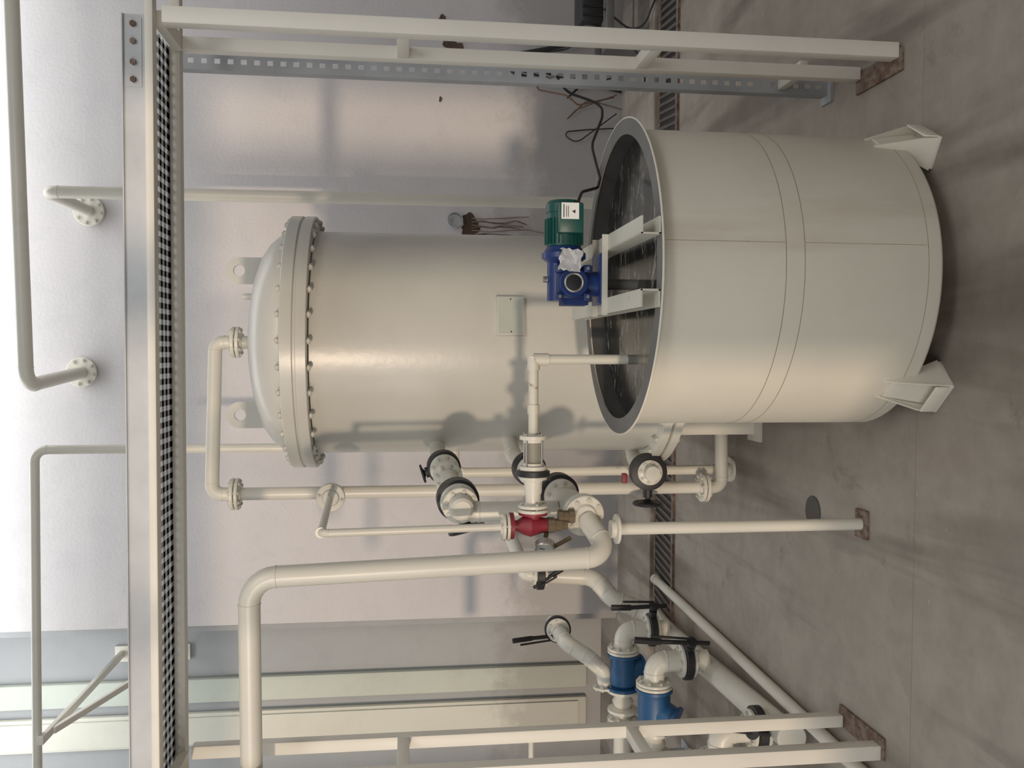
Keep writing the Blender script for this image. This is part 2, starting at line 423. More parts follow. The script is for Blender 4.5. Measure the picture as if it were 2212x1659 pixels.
box(bm,(.44,yy,zc+.016),(.04,.0005,.003)); box(bm,(.438,yy,zc+.008),(.034,.0005,.002)); box(bm,(.438,yy,zc+.002),(.034,.0005,.002))
part(t,'warning_mark',bm,BLACK,None,mo)
bm=B(); lathe(bm,(.283,yc,zc),(1,0,0),[(0,.045),(.012,.062),(.018,.07),(.034,.07),(.038,.064),(.054,.056)],36); part(t,'coupling_flange',bm,BLUE,'blue round flange')
bm=B(); hz=zc-.022
box(bm,(.222,yc,hz),(.105,.085,.105),bev=.012)
lathe(bm,(.222,yc-.062,hz),(0,1,0),[(0,.042),(.003,.046),(.12,.046),(.123,.042)],32)
cyl(bm,(.167,yc,zc+.016),(.29,yc,zc+.016),.037,seg=28)
for i in range(6): box(bm,(.163,yc-.038+.015*i,hz-.01),(.02,.005,.08))
for sx in (-1,1):
    for sz in (-1,1): box(bm,(.222+sx*.044,yc-.045,hz+sz*.044),(.024,.024,.024),bev=.003)
gb=part(t,'gearbox',bm,BLUE,'blue ribbed worm gearbox')
bm=B(); lathe(bm,(.222,yc-.0632,hz),(0,1,0),[(0,0),(0,.024),(.0005,.025)],24,cap=False); part(t,'bore',bm,BLACK,'black disc standing in for shaded output bore',gb)  # flat black disc paints the shade inside the bore
bm=B(); torus(bm,(.222,yc-.063,hz),(0,1,0),.028,.004,24,8); part(t,'bearing_ring',bm,STEEL,None,gb)
for sx in (-1,1):
    for sz in (-1,1):
        bm=B(); cyl(bm,(.222+sx*.044,yc-.057,hz+sz*.044),(.222+sx*.044,yc-.0635,hz+sz*.044),.006,seg=6); part(t,'bolt',bm,STEEL,None,gb)
random.seed(11)
bm=B(); gx=[];R3=Matrix.Rotation(.12,3,'Y'); nn=8
for i in range(nn+1):
    row=[]
    for j in range(nn+1):
        u=(i/nn-.5)*.072; w_=(j/nn-.5)*.074
        if i in(0,nn): u*=random.uniform(.82,1.05)
        if j in(0,nn): w_*=random.uniform(.82,1.05)
        row.append(bm.verts.new(V((.29,yc-.076+random.uniform(-.0035,.0035),zc-.008))+R3@V((u,0,w_))))
    gx.append(row)
for i in range(nn):
    for j in range(nn): bm.faces.new((gx[i][j],gx[i+1][j],gx[i+1][j+1],gx[i][j+1]))
part(t,'foil_sticker',bm,FOIL,'crumpled silver paper label',gb)
bm=B(); cyl(bm,(.235,yc,zc+.05),(.235,yc,zc+.066),.01,seg=16); part(t,'vent_plug',bm,STEEL,None,gb)
bm=B(); box(bm,(.235,yc,zt+.012),(.16,.12,.012),bev=.002); cyl(bm,(.222,yc,zt+.012),(.222,yc,hz-.05),.04); part(t,'mounting_plate',bm,BLUE)
bm=B(); cyl(bm,(.222,yc,1.0),(.222,yc,.3),.017); part(t,'shaft',bm,GREY)
bm=B(); sweep(bm,[(1.0,3.19,1.05),(.965,3.26,1.0),(.93,3.28,.86),(.86,3.2,.88),(.735,3.1,.94),(.66,3.08,.925),(.6,3.0,.93),(.55,2.9,.96),(.52,2.82,1.03),(.47,2.74,1.06)],.005,.08,10,False)
solo('power_cable',bm,BLACK,'black power cable drooping over tank rim to the motor','cable',(.7,3.05,.94))
bm=B(); sweep(bm,[(1.0,3.19,1.06),(.97,3.24,1.15),(.95,3.25,1.0),(.93,3.3,.95),(.98,3.35,.8)],.003,.04,8,False)
solo('loose_wire',bm,COPPER,'loose brown wires tied around the galvanised strut','wire',(1.0,3.2,1.06))

# ---------------------------------------------------------------- filter vessel
vx,vy=.045,4.2
t=VT=thing('pressure_filter_vessel','tall cream painted cylindrical filter vessel with bolted domed lid','pressure vessel',(vx,vy,0))
bm=B(); lathe(bm,(vx,vy,0),(0,0,1),[(.24,0),(.25,.2),(.29,.38),(.34,.47),(.39,.505),(.42,.51),(1.985,.51)],96,cap=True); part(t,'body',bm,VESM)
bm=B(); lathe(bm,(vx,vy,-.015),(0,0,1),[(2.11,.50),(2.135,.498),(2.165,.485),(2.20,.455),(2.235,.405),(2.265,.33),(2.29,.22),(2.303,.11),(2.308,0)],96,cap=True); dm=part(t,'dome_lid',bm,VESM,'domed lid',ang=60)
fl=[]
for z,tt in ((1.988,.046),(2.044,.052)):
    bm=B(); lathe(bm,(vx,vy,z),(0,0,1),[(0,.49),(0,.573),(.003,.577),(tt-.003,.577),(tt,.573),(tt,.49)],96,cap=False); fl.append(part(t,'flange_ring',bm,VESM))
bm=B(); lathe(bm,(vx,vy,2.03),(0,0,1),[(0,.5),(0,.568),(.018,.568),(.018,.5)],96,cap=False); part(t,'gasket_ring',bm,VESM)
bolts(t,fl[1],(vx,vy,2.042),(0,0,1),.552,32,.0085,.115)
bm=B(); lathe(bm,(vx,vy,2.09),(0,0,1),[(0,.49),(.0,.515),(.012,.515),(.02,.49)],96,cap=False); part(t,'weld_ring',bm,VESM,None,dm)
bm=B(); lathe(bm,(vx,vy,.375),(0,0,1),[(0,.50),(0,.565),(.003,.57),(.037,.57),(.04,.565),(.04,.50)],96,cap=False); f3=part(t,'flange_ring',bm,CREAM)
bm=B(); lathe(bm,(vx,vy,.425),(0,0,1),[(0,.50),(0,.565),(.003,.57),(.037,.57),(.04,.565),(.04,.50)],96,cap=False); part(t,'flange_ring',bm,CREAM)
bolts(t,f3,(vx,vy,.42),(0,0,1),.543,28,.009,.09)
for sx in (-1,1):
    for sy in (-1,1):
        bm=B(); x=vx+sx*.37;y=vy+sy*.33
        box(bm,(x,y,.19),(.08,.008,.38)); box(bm,(x-sx*.036,y+sy*.0,.19),(.008,.08,.38)); lg=part(t,'leg',bm,CREAM)
        bm=B(); box(bm,(x,y,.006),(.14,.14,.012)); part(t,'foot_plate',bm,CREAMR,None,lg)
def lug(x,z):
    bm=B(); N=36; A=[];Bq=[];C=[];D=[]
    for i in range(N):
        a=2*math.pi*i/N; c,s=math.cos(a),math.sin(a)
        R=.06 if s>=0 else min(.06/max(abs(c),1e-6),.16/max(abs(s),1e-6))
        for lst,rr,yy in ((A,R,-.01),(Bq,.026,-.01),(C,R,.01),(D,.026,.01)):
            lst.append(bm.verts.new((x+c*rr,vy-.06+yy,z+s*rr)))
    for i in range(N):
        j=(i+1)%N
        bm.faces.new((A[i],A[j],Bq[j],Bq[i]));bm.faces.new((C[j],C[i],D[i],D[j]))
        bm.faces.new((A[j],A[i],C[i],C[j]));bm.faces.new((Bq[i],Bq[j],D[j],D[i]))
    part(t,'lifting_lug',bm,VESM,'lifting eye plate')
lug(.368,2.335); lug(-.285,2.335)
bm=B(); lathe(bm,(.255,vy,2.22),(0,0,1),[(0,.02),(.05,.02),(.05,.035),(.065,.035),(.065,.016),(.11,.014),(.11,0)],20); part(t,'vent_nozzle',bm,CREAM)
a=math.atan2(.11,.5); R3=Matrix.Rotation(a,3,'Z')
pc=V((vx+.516*math.sin(a),vy-.516*math.cos(a),1.153))
bm=B(); box(bm,pc,(.166,.02,.118),R3,.002); npz=part(t,'name_plate',bm,VESM,'blank rectangular plate')
bm=B(); box(bm,pc+R3@V((0,-.0105,0)),(.156,.002,.108),R3); part(t,'plate_face',bm,paint('blank_plate',rgb(190,194,182),.3,0,.05),None,npz)
for sx in (-1,1):
    bm=B(); o=pc+R3@V((sx*.07,-.011,0)); cyl(bm,o,o+R3@V((0,-.003,0)),.003,seg=10); part(t,'rivet',bm,BLACK,None,npz)
bm=B(); cyl(bm,(vx,vy,2.27),(vx,vy,2.355),.03); part(t,'top_nozzle',bm,CREAM)
bm=B(); sweep(bm,[(-.42,4.17,1.36),(-.565,4.17,1.36),(-.565,4.17,.1)],.023,.05); rp=part(VT,'drain_riser_pipe',bm,CREAM)
bm=B(); lathe(bm,(-.565,4.17,0),(0,0,1),[(0,.06),(.012,.06),(.014,.03),(.1,.026)],24); part(VT,'foot_flange',bm,CREAM,None,rp)
t=thing('pipe_loop','cream painted steel pipe looping from vessel lid down to floor','pipe',(-.64,4.1,.1))
bm=B(); sweep(bm,[(vx,4.2,2.37),(vx,4.2,2.455),(-.64,4.1,2.455),(-.64,4.1,2.36)],.031,.075); part(t,'tube',bm,CREAM)
bm=B(); sweep(bm,[(-.64,4.1,2.36),(-.64,4.1,.17)],.029,.08); part(t,'tube',bm,CREAM)
bm=B(); sweep(bm,[(-.64,4.1,.17),(-.64,4.1,.075),(-.25,4.12,.075)],.031,.07); part(t,'tube',bm,CREAM)
flange(t,(vx,4.2,2.362),(0,0,1),.072,.016,8); flange(t,(-.64,4.1,2.352),(0,0,1),.072,.016,8); flange(t,(-.64,4.1,.165),(0,0,1),.07,.016,8)

def handwheel(th,c,d,R,mat=BLACK):
    bm=B(); torus(bm,c,d,R,R*.14,32,8)
    x,y,z=basis(d); c=V(c)
    for i in range(5):
        a=i*2*math.pi/5; e=x*math.cos(a)+y*math.sin(a); cyl(bm,c,c+e*R,R*.1,seg=8)
    cyl(bm,c-z*R*.2,c+z*R*.15,R*.25,seg=16)
    lathe(bm,c-z*R*.3,z,[(0,R*.3),(R*.18,R*.8),(R*.25,R*.95)],24)
    return part(th,'handwheel',bm,mat,'black handwheel')
def wafer(name,lab,p,d,R,side,wheel=True,stem=.1,lever=None,group=None,wr=.05,hw=.024,fs=1.0,core=None):
    p=V(p); dd=V(d).normalized(); s=V(side).normalized()
    th=thing(name,lab,'valve',p,group)
    bm=B(); lathe(bm,p-dd*hw,dd,[(0,R*1.0),(.004,R*1.15),(2*hw-.004,R*1.15),(2*hw,R*1.0)],32)
    part(th,'body',bm,BLACK,'black valve body')
    bm=B(); cyl(bm,p+s*R*.8,p+s*(R+stem),.012,seg=14); cyl(bm,p+s*R*.9,p+s*(R+stem*.6),.022,seg=14); part(th,'stem',bm,BLACK)
    for k in (-1,1): 
        Rf=R*(fs if k==-1 else 1)
        bm=B(); q=p+dd*k*(hw+.001); lathe(bm,q,dd*k,[(0,Rf-.003),(.002,Rf),(.013,Rf),(.015,Rf-.003),(.017,Rf*.62),(.03,Rf*.5)],32); f=part(th,'flange',bm,CREAM)
        if k==(-1): bolts(th,f,p,dd,Rf*.8,8,R*.07,hw*2+.032)
    if wheel: handwheel(th,p+s*(R+stem),s,wr)
    if lever is not None:
        lv=V(lever); q=p+s*(R+stem)
        bm=B(); beam(bm,q-lv*.3,q+lv*.9,.014,.022,tuple(s),.003); beam(bm,q+lv*.5,q+lv*.95+s*.006,.022,.028,tuple(s),.004)
        cyl(bm,q-s*.012,q+s*.012,.026,seg=16)
        beam(bm,q+s*.028,q+s*.04+lv*.7,.008,.012,tuple(s),.002)
        part(th,'lever',bm,BLACK,'black lever handle')
    return th
wafer('wafer_valve','black wafer valve with handwheel low beside filter vessel',(-.545,3.98,.475),(0,1,0),.074,(-1,0,0),True,.075,wr=.062,fs=.78,hw=.028)
t=thing('blind_flange_outlet','cream painted flanged stub at the vessel bottom','flange',(-.545,3.93,.475))
bm=B(); lathe(bm,(-.545,3.935,.475),(0,-1,0),[(0,.036),(.01,.03),(.03,.026),(.03,.034),(.04,.034),(.042,0)],28); part(t,'body',bm,CREAM)
bm=B(); sweep(bm,[(-.545,4.03,.475),(-.52,4.2,.475),(-.4,4.3,.475)],.04,.08); part(VT,'outlet_pipe',bm,CREAM)
bm=B(); box(bm,(-.575,3.985,.585),(.045,.03,.022),bev=.003); solo('red_tag',bm,RED,'small red tag fixed on top of low black valve','tag',(-.575,3.985,.585))

# ---------------------------------------------------------------- big supply pipe
t=thing('supply_pipe','thick cream painted pipe crossing overhead and dropping to valves','pipe',(-.66,2.8,.96))
bm=B(); sweep(bm,[(-2.4,2.88,2.075),(-.70,2.8,2.075),(-.66,2.8,.925),(-.56,2.93,.985)],.034,.085,28); part(t,'tube',bm,CREAM)
a0=V((-.548,2.95,.992)); a1=V((-.44,3.9,1.13)); ax=(a1-a0).normalized()
t=thing('lower_pipe_spool','cream painted flanged pipe spool running towards filter vessel','pipe',a0)
flange(t,a0,ax,.07,.018,8)
bm=B(); lathe(bm,a0+ax*.02,ax,[(0,.036),(.03,.038),(.05,.048),(.12,.050),(.17,.044),(.19,.036),(.225,.036)],32)
part(t,'body',bm,CREAM)
bm=B(); cyl(bm,a0+ax*.32,a0+ax*.61,.034); part(t,'tube',bm,CREAM)
wafer('wafer_valve','black wafer valve between cream flanges in lower pipe spool',a0+ax*.275,ax,.066,(-.3,0,.9),False,.0,fs=.95)
wafer('wafer_valve','black wafer valve close to the filter vessel side',a0+ax*.66,ax,.060,(-.9,0,-.2),True,.05,wr=.03)
bm=B(); sweep(bm,[a0+ax*.70,a0+ax*.9,(-.3,4.1,1.14)],.034,.08); part(VT,'inlet_pipe',bm,CREAM)
b0=V((-.535,3.03,1.4)); b1=V((-.44,3.92,1.45)); bx=(b1-b0).normalized()
t=thing('upper_pipe_spool','cream painted elbow spool rising from lower valves to vessel','pipe',b0)
bm=B(); sweep(bm,[(-.555,3.07,1.06),(-.555,3.07,1.37),b0+V((-.005,.11,0.02))],.036,.06); part(t,'tube',bm,CREAM)
bm=B(); lathe(bm,b0-bx*.02,bx,[(0,.0),(.0,.03),(.008,.04),(.03,.045),(.06,.045)],28); part(t,'cap',bm,CREAM)
flange(t,b0+bx*.04,bx,.064,.016,8,False)
bm=B(); lathe(bm,b0+bx*.19,bx,[(0,.038),(.06,.034),(.2,.032),(.26,.038),(.27,.038)],28); part(t,'reducer',bm,CREAM)
flange(t,b0+bx*.46,bx,.058,.016,8)
bm=B(); cyl(bm,b0+bx*.48,b0+bx*.56,.034); part(t,'tube',bm,CREAM)
wafer('wafer_valve','black wafer valve with handwheel in upper pipe spool',b0+bx*.125,bx,.066,(-.85,-.1,-.25),True,.045,wr=.06,hw=.028)
wafer('wafer_valve','black wafer valve at the upper inlet of filter vessel',b0+bx*.62,bx,.060,(-.3,0,.95),True,.03,wr=.035,hw=.026)
bm=B(); sweep(bm,[b0+bx*.66,b0+bx*.9,(-.3,4.1,1.45)],.034,.08); part(VT,'inlet_pipe',bm,CREAM)
# ---------------------------------------------------------------- thin line
t=thing('thin_riser_pipe','thin cream pipe with flanged elbow feeding the red valve','pipe',(-.575,2.9,1.27))
bm=B(); sweep(bm,[(-.62,4.07,1.885),(-.575,3.6,1.885)],.016,.03,16); part(t,'stub',bm,CREAM)
bm=B(); sweep(bm,[(-.572,3.5,1.885),(-.585,2.9,1.865),(-.575,2.9,1.265)],.0135,.025,16)
lathe(bm,(-.585,2.94,1.866),(0,-1,0),[(0,.018),(.03,.018)],16)
part(t,'tube',bm,CREAM)
flange(t,(-.573,3.55,1.885),(0,1,0),.056,.012,4)
t=thing('red_globe_valve','red painted globe valve with flange below thin pipe','valve',(-.57,2.9,1.17))
flange(t,(-.575,2.9,1.262),(0,0,1),.046,.010,4)
bm=B(); lathe(bm,(-.572,2.9,1.125),(0,0,1),[(0,.024),(.015,.026),(.03,.03),(.055,.038),(.08,.03),(.1,.018),(.112,.018),(.112,.044),(.124,.044)],28)
cyl(bm,(-.572,2.9,1.172),(-.535,2.9,1.172),.026)
part(t,'body',bm,RED)
bm=B(); lathe(bm,(-.536,2.9,1.172),(1,0,0),[(0,.048),(.011,.048)],28); part(t,'side_flange',bm,RED)
bm=B(); lathe(bm,(-.572,2.9,1.055),(0,0,1),[(0,.016),(.02,.016),(.02,.022),(.045,.022),(.045,.027),(.068,.027),(.07,.02)],8); part(t,'brass_bonnet',bm,BRASS,'brass hexagonal bonnet')
t=thing('pressure_gauge','small round steel pressure gauge beside red valve','gauge',(-.61,2.86,1.14))
g=V((-.62,-.78,.1)).normalized(); gc=V((-.635,2.85,1.14))
bm=B(); lathe(bm,gc-g*.015,g,[(0,0),(0,.03),(.003,.034),(.024,.034),(.028,.031),(.025,.029)],32,cap=False); part(t,'case',bm,STEEL)
bm=B(); lathe(bm,gc+g*.008,g,[(0,0),(0,.03)],32,cap=False); part(t,'dial',bm,WHITE,'white dial')
bm=B(); cyl(bm,gc+g*.009,gc+g*.009+V((.004,-.003,.018)),.0012,seg=6); part(t,'needle',bm,BLACK)
bm=B(); cyl(bm,gc-g*.01,(-.585,2.92,1.12),.008); cyl(bm,gc+V((0,0,-.03)),(-.61,2.87,1.05),.007); part(t,'stem',bm,BRASS)
bm=B(); lathe(bm,(-.545,2.91,1.03),(0,0,1),[(0,.024),(.02,.024),(.02,.019),(.04,.019),(.04,.023),(.055,.023)],8); solo('pipe_adapter',bm,BRASS,'dark brass adapter joining red valve to lower spool','pipe fitting',(-.55,2.9,1.06))
t=thing('dosing_branch_pipe','cream painted thin pipe elbowed down into open tank','pipe',(-.2,2.9,1.17))
zb=1.172
flange(t,(-.515,2.9,zb),(1,0,0),.05,.011,4)
bm=B(); lathe(bm,(-.50,2.9,zb),(1,0,0),[(0,.026),(.03,.026),(.04,.03),(.07,.03),(.08,.034),(.082,.046),(.092,.046)],28); part(t,'check_valve_body',bm,CREAM)
bm=B(); sweep(bm,[(-.27,2.9,zb),(-.02,2.9,zb),(-.018,2.9,.6)],.0165,.02,18)
lathe(bm,(-.055,2.9,zb),(1,0,0),[(0,.021),(.045,.021)],18); lathe(bm,(-.02,2.9,zb-.02),(0,0,-1),[(-.02,.021),(.03,.021)],18)
lathe(bm,(-.20,2.9,zb),(1,0,0),[(0,.02),(.03,.02)],18)
part(t,'tube',bm,CREAMR)
bm=B(); lathe(bm,(-.408,2.9,zb),(1,0,0),[(0,.05),(.003,.056),(.018,.056),(.021,.05)],28); part(t,'gasket_ring',bm,BLACK,'black gasket ring')
t=thing('sight_glass','glass sight tube with tie rods between cream flanges','sight glass',(-.33,2.9,zb))
bm=B(); lathe(bm,(-.386,2.9,zb),(1,0,0),[(0,.046),(.012,.046),(.014,.034),(.022,.034)],28); f=part(t,'flange',bm,CREAM)
bm=B(); lathe(bm,(-.285,2.9,zb),(-1,0,0),[(-.016,.03),(-.012,.046),(0,.046),(.002,.034),(.01,.034)],28); part(t,'flange',bm,CREAM)
bm=B(); lathe(bm,(-.364,2.9,zb),(1,0,0),[(0,.024),(.07,.024)],28); part(t,'glass_tube',bm,GLASS,'cloudy glass tube')
for i in range(4):
    a=math.radians(45+90*i); bm=B(); cyl(bm,(-.384,2.9+.036*math.cos(a),zb+.036*math.sin(a)),(-.265,2.9+.036*math.cos(a),zb+.036*math.sin(a)),.004,seg=8); part(t,'tie_rod',bm,STEEL)
t=thing('support_post','cream painted round post with rusty base plate under valves','post',(-.59,2.91,0))
bm=B(); cyl(bm,(-.592,2.91,.01),(-.592,2.91,.88),.0205); part(t,'tube',bm,CREAM)
bm=B(); box(bm,(-.592,2.91,.006),(.1,.08,.012),bev=.002); part(t,'base_plate',bm,RUST,'rusty base plate')
bm=B(); lathe(bm,(-.592,2.91,.876),(0,0,1),[(0,.03),(.003,.05),(.012,.05),(.014,.03),(.03,.03)],28); part(t,'saddle',bm,CREAM)

# ---------------------------------------------------------------- wall pipes
t=thing('wall_pipe','cream painted pipe running high along wall to a flange','pipe',(.5,5.4,3.76))
bm=B(); sweep(bm,[(4.9,5.4,3.87),(-.2,5.4,3.755),(-.14,6.28,3.75)],.042,.1,24); part(t,'tube',bm,CREAM); flange(t,(-.14,6.27,3.75),(0,1,0),.1,.02,8,False)
t=thing('wall_pipe','cream painted pipe dropping down wall from a flange','pipe',(.94,5.55,0.1))
bm=B(); sweep(bm,[(.94,6.28,3.69),(.94,5.55,3.69),(.955,5.55,.06)],.037,.07,24); part(t,'tube',bm,CREAM); flange(t,(.94,6.27,3.69),(0,1,0),.1,.02,8,False)
bm=B(); lathe(bm,(.955,5.55,.04),(0,0,1),[(0,.09),(.015,.09),(.018,.04)],24); part(t,'foot_flange',bm,CREAM)
t=thing('wall_pipe','thin cream painted pipe running along wall and down to floor','pipe',(-.58,5.5,.04))
bm=B(); sweep(bm,[(-5.5,5.5,3.78),(-.58,5.5,3.755),(-.58,5.5,.06)],.027,.07,20); part(t,'tube',bm,CREAM)
bm=B(); lathe(bm,(-.58,5.5,.04),(0,0,1),[(0,.06),(.012,.06),(.014,.03)],24); part(t,'foot_flange',bm,CREAM)
t=thing('pipe_bracket','white triangular steel bracket holding pipe off the wall','bracket',(-2.4,6.2,3.7))
bm=B(); beam(bm,(-2.3,5.45,3.725),(-2.3,6.98,3.725),.05,.03); beam(bm,(-2.3,5.6,3.71),(-2.3,6.97,3.3),.04,.03); box(bm,(-2.3,6.985,3.5),(.12,.02,.55)); part(t,'arm',bm,STEELW)

# ---------------------------------------------------------------- low pipes
t=thing('floor_manifold_pipe','thick cream pipe rising from floor in an S bend','pipe',(-1.56,4.5,0))
bm=B(); sweep(bm,[(-1.38,5.42,.72),(-1.39,5.38,.42),(-1.5,5.25,.33),(-1.58,5.2,.1),(-1.6,4.9,.09),(-1.5,3.25,.09)],.055,.13,24); part(t,'tube',bm,CREAM)
bm=B(); torus(bm,(-1.5,3.26,.09),(0,1,0),.05,.01); part(t,'end_ring',bm,CREAM)
wafer('butterfly_valve','black butterfly valve on the S bend pipe against wall',(-1.375,5.42,.755),(0,0,1),.085,(-.5,-1,.1),False,.0,lever=V((.10,-.03,-.14)))
bm=B(); sweep(bm,[(-1.375,5.42,.79),(-1.375,5.42,.84),(-1.3,6.28,.84)],.045,.05,20); solo('wall_stub_pipe',bm,CREAM,'cream pipe stub entering wall above butterfly valve','pipe',(-1.375,5.6,.88))
bm=B(); sweep(bm,[(-1.41,5.35,.032),(-1.44,2.7,.032),(-1.44,2.0,.032)],.026,.05,20,False); lathe(bm,(-1.41,5.36,.032),(0,-1,0),[(0,.031),(.04,.031)],20); solo('floor_pipe',bm,CREAM,'long thin cream pipe lying on the concrete floor','pipe',(-1.42,4,.03))
G='blue check valve lines'
def line(y,z,x0,k,lab,br=.072):
    r=.05
    t=thing('pump_inlet_line',lab,'pipe',(x0,y,.15),G)
    bm=B(); cyl(bm,(x0,y,.12),(x0,y,z-.2),r); part(t,'riser',bm,CREAM)
    bm=B(); sweep(bm,[(x0,y,z-.125),(x0,y,z),(x0-.11,y,z)],r,.085,24); part(t,'elbow',bm,CREAM)
    flange(t,(x0-.11,y,z),(1,0,0),.088,.014,8)
    v=thing('blue_check_valve','blue enamelled angled valve body between cream flanges','valve',(x0-.28,y,z),G)
    bm=B(); s=x0-.128
    lathe(bm,(s,y,z),(-1,0,0),[(0,.09),(.014,.09),(.016,br*.9),(.04,br),(.17,br),(.185,br*.85),(.187,.09),(.201,.09)],32)
    part(v,'body',bm,BLUE2)
    bm=B(); d=V((-.35,-.5,-.6)).normalized() if k else V((.1,.2,-.9)).normalized()
    lathe(bm,V((s-.1,y,z)),d,[(0,br*.85),(.1,br*.85),(.103,br*1.0),(.118,br*1.0),(.12,br*.7),(.128,0)],28); part(v,'bonnet',bm,BLUE2)
    t2=thing('pump_flange_spool','cream flanged spool beside blue valve','pipe',(x0-.45,y,0),G)
    bm=B(); lathe(bm,(s-.203,y,z),(-1,0,0),[(0,.09),(.014,.09),(.02,.05),(.04,.045),(.07,.06),(.1,.045),(.11,.085),(.126,.085),(.127,.05),(.9,.05)],32); part(t2,'body',bm,CREAM)
    flange(t2,(s-.38,y,z),(1,0,0),.085,.014,8)
    bm=B(); box(bm,(s-.6,y,z/2-.02),(.06,.06,z-.04)); box(bm,(s-.6,y,.005),(.14,.14,.01)); part(t2,'support',bm,GALVD)
line(4.8,.375,-1.55,False,'cream elbow line rising from floor pipe to blue valve')
line(4.15,.385,-1.50,True,'cream elbow line rising from floor pipe to lower blue valve',.08)
line(3.42,.32,-1.53,True,'cream elbow line beside rack frame with blue valve')
GB='lever butterfly valves'
wafer('butterfly_valve','black butterfly valve with upright lever beside blue valve',(-1.55,4.8,.215),(0,0,1),.08,(1,-.3,0),False,.07,lever=V((0.0,-.02,.26)),group=GB,hw=.02)
wafer('butterfly_valve','black butterfly valve with upright lever under cream elbow',(-1.50,4.15,.225),(0,0,1),.08,(1,-.7,0),False,.06,lever=V((.02,0,.30)),group=GB,hw=.02)
wafer('butterfly_valve','black butterfly valve with long lever beside rack frame',(-1.53,3.42,.165),(0,0,1),.08,(.3,-1,.6),False,.04,lever=V((.04,0,.24)),group=GB,hw=.02)
t=thing('offset_pipe','cream painted pipe offset curving behind the blue valves','pipe',(-1.7,4.98,.5))
bm=B(); sweep(bm,[(-1.635,5.06,.69),(-1.66,4.94,.67),(-1.72,4.88,.56),(-1.80,4.86,.47),(-1.90,4.84,.46)],.045,.09,22); part(t,'tube',bm,CREAM); flange(t,(-1.885,4.845,.46),(1,.1,0),.075,.012,8,False)
bm=B(); lathe(bm,(-1.624,5.145,.698),(.03,1,.02),[(0,.045),(.08,.045),(.1,.03),(.105,0)],22); part(t,'end_cap',bm,CREAM)
wafer('butterfly_valve','black butterfly valve with raised lever on offset pipe',(-1.627,5.105,.695),(.1,-1,.1),.068,(-.5,-.3,.4),False,-.02,lever=V((0.0,-.05,.26)),group=GB,hw=.02)
t=thing('thin_gauge_line','thin cream threaded pipe with small fittings behind rack frame','pipe',(-1.8,4.3,0))
bm=B(); sweep(bm,[(-1.95,4.42,0),(-1.95,4.42,.95),(-2.3,4.42,.95)],.014,.02,14,False)
for z in (.55,.65,.78,.9): lathe(bm,(-1.95,4.42,z),(0,0,1),[(0,.022),(.03,.022)],12)
part(t,'tube',bm,CREAM)
t=thing('discharge_pipe','cream painted discharge pipe with flange standing by pumps','pipe',(-2.02,4.0,0))
bm=B(); sweep(bm,[(-1.99,3.9,0),(-1.99,3.9,.96)],.045,.1,22); part(t,'tube',bm,CREAM)
bm=B(); sweep(bm,[(-1.99,3.9,1.04),(-1.99,3.9,1.3),(-2.6,3.9,1.3)],.045,.1,22); part(t,'tube',bm,CREAM)
flange(t,(-1.99,3.9,1.16),(0,0,1),.08,.015,8)
wafer('butterfly_valve','black butterfly valve with sloping lever on discharge pipe',(-1.99,3.9,1.0),(0,0,1),.078,(1,-.5,0),False,.04,lever=V((.08,-.1,.22)),group=GB,hw=.02)

# ---------------------------------------------------------------- machine by the wall
t=thing('compressor_unit','boxy black motor unit on dark rails with loose cables','machine',(2.3,5.7,.04))
bm=B(); box(bm,(2.33,5.75,.40),(.42,.24,.15),bev=.02)
for i in range(7): box(bm,(2.16+.055*i,5.625,.40),(.012,.012,.13))
part(t,'motor',bm,BLACK,'black ribbed motor housing')
bm=B(); lathe(bm,(2.12,5.75,.40),(-1,0,0),[(0,.06),(.03,.055),(.032,.02),(.09,.02)],24); part(t,'shaft_end',bm,GREY)
for y in (5.62,5.98):
    bm=B(); beam(bm,(2.0,y,.29),(3.2,y,.29),.04,.05); part(t,'rail',bm,GREY)
for x in (2.05,2.7):
    bm=B(); box(bm,(x,5.8,.15),(.05,.4,.23)); part(t,'leg',bm,GREY)
for pts in ([(2.1,5.7,.36),(1.98,5.62,.15),(1.85,5.6,.06),(1.7,5.62,.06)],[(2.2,5.62,.33),(2.02,5.6,.1),(2.3,5.35,.02),(2.6,5.3,.02)]):
    bm=B(); sweep(bm,pts,.007,.1,10,False); part(t,'cable',bm,BLACK)
tc=thing('hanging_cable_bundle','thin dark tangled cables running up the base of the wall','cable',(2.0,6.2,.05))
for i,(k,rr) in enumerate(((0,.009),(.04,.007),(.09,.007))):
    bm=B(); sweep(bm,[(1.9-k*.5,6.22,.06),(1.9+k*.6,6.25,.5),(1.98+k*.5,6.25,.88-k*1.2),(2.1,6.25-k*.3,.84-k*1.3),(2.17-k*.4,6.2,.45),(2.2,6.02,.34)],rr,.12,10,False)
    part(tc,'cable',bm,BLACK)
random.seed(9)
for i in range(4):
    x=1.6+.13*i; bm=B()
    sweep(bm,[(x,6.2,.06),(x+random.uniform(-.1,.1),6.25,.3),(x+random.uniform(-.12,.12),6.26,.5),(x+random.uniform(-.15,.15),6.24,.38),(x+.1,6.2,.1)],.005,.07,8,False)
    part(tc,'cable',bm,COPPER if i%2 else BLACK)
random.seed(4)
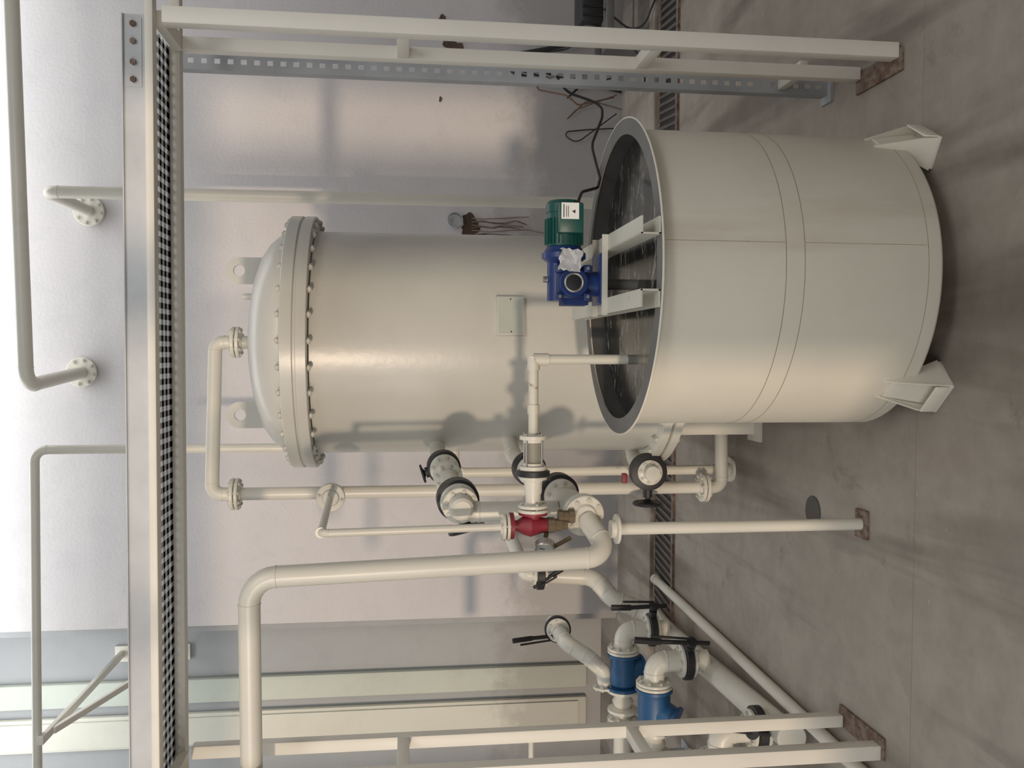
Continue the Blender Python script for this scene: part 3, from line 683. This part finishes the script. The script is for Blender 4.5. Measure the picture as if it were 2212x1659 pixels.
def hole(x,z,rx,rz,lab,drip=False):
    t=thing('wall_hole',lab,'hole',(x,6.295,z))
    ph=[random.uniform(0,6.3) for _ in range(4)]
    bm=B(); N=36; c=bm.verts.new((x,6.297,z)); vs=[]
    for i in range(N):
        a=2*math.pi*i/N; k=.85+.16*math.sin(2*a+ph[0])+.12*math.sin(3*a+ph[1])+.07*math.sin(7*a+ph[2])+.04*math.sin(11*a+ph[3])
        vs.append(bm.verts.new((x+rx*k*math.cos(a),6.295,z+rz*k*math.sin(a))))
    for i in range(N): bm.faces.new((c,vs[i],vs[(i+1)%N]))
    part(t,'broken_edge',bm,HOLE)
    if drip:
        for i in range(6): 
            bm=B(); xx=.84+.022*i+random.uniform(-.01,.01); L=random.uniform(.3,.75)
            pts=[(xx,6.28,1.12)]
            for k in range(1,6): pts.append((xx+random.uniform(-.016,.016),6.285+random.uniform(-.02,.005),1.12-L*k/5))
            sweep(bm,pts,random.uniform(.003,.006),.05,8,False)
            part(t,'rust_drip_strand',bm,DRIP if i%2 else RUST,'rust drip down the wall')  # rust drip built as a thin raised strand
hole(.90,1.13,.085,.085,'rough broken recess in plaster wall with rust drips',True)
hole(2.15,1.25,.05,.08,'small jagged brown hole knocked in plaster wall')
hole(2.02,1.22,.03,.04,'ragged chip in plaster wall beside a larger hole')
hole(2.34,1.33,.03,.03,'small round cracked hole in plaster wall')
hole(1.78,1.34,.02,.015,'tiny chipped hole in plaster wall')
bm=B(); lathe(bm,(.93,6.28,1.24),(0,-1,0),[(0,.055),(.06,.055),(.06,.047),(.0,.047)],24,cap=False,closed=True); solo('wall_sleeve',bm,GALVD,'grey pipe sleeve stub sticking out of the wall','pipe sleeve',(.93,6.2,1.25))

# ---------------------------------------------------------------- lights
def aim(o,d): o.rotation_euler=V(d).to_track_quat('-Z','Y').to_euler()
l=bpy.data.lights.new('low_sun','SUN'); l.energy=1.35; l.color=(1,.78,.58); l.angle=math.radians(2.2)
o=bpy.data.objects.new('low_sun',l); COL.objects.link(o); o.location=(-4,-4,3); aim(o,(.3,1,-.075))
def area(name,loc,d,sx,sy,e,c):
    l=bpy.data.lights.new(name,'AREA'); l.shape='RECTANGLE'; l.size=sx;l.size_y=sy;l.energy=e;l.color=c
    o=bpy.data.objects.new(name,l); COL.objects.link(o); o.location=loc; aim(o,d)
area('skylight_glow',(-.3,5.85,4.95),(0,.9,-1),7,.5,110,(.96,.98,1))
area('window_daylight',(-3.6,-1.4,2.1),(.45,1,-.05),4,3,75,(1,.98,.96))
area('front_fill',(1.2,-1.0,4.6),(-.1,.8,-.7),3,1.2,62,(1,.98,.96))  # added fill from behind the camera, no such lamp known
w=bpy.data.worlds.new('world'); scene.world=w; w.use_nodes=True
w.node_tree.nodes['Background'].inputs[0].default_value=(.90,.95,1,1); w.node_tree.nodes['Background'].inputs[1].default_value=.38
# ---------------------------------------------------------------- camera
cam=bpy.data.cameras.new('camera'); co=bpy.data.objects.new('camera',cam); COL.objects.link(co)
cam.sensor_fit='HORIZONTAL'; cam.sensor_width=36; cam.lens=1913/2212*36; cam.clip_start=.05
th=math.radians(2);p=math.radians(7)
F=V((-math.sin(th)*math.cos(p),math.cos(th)*math.cos(p),-math.sin(p)))
R=V((math.cos(th),math.sin(th),0)); U=R.cross(F)
M=Matrix((-U,R,-F)).transposed().to_4x4(); M.translation=V((0,0,1.6)); co.matrix_world=M
scene.camera=co
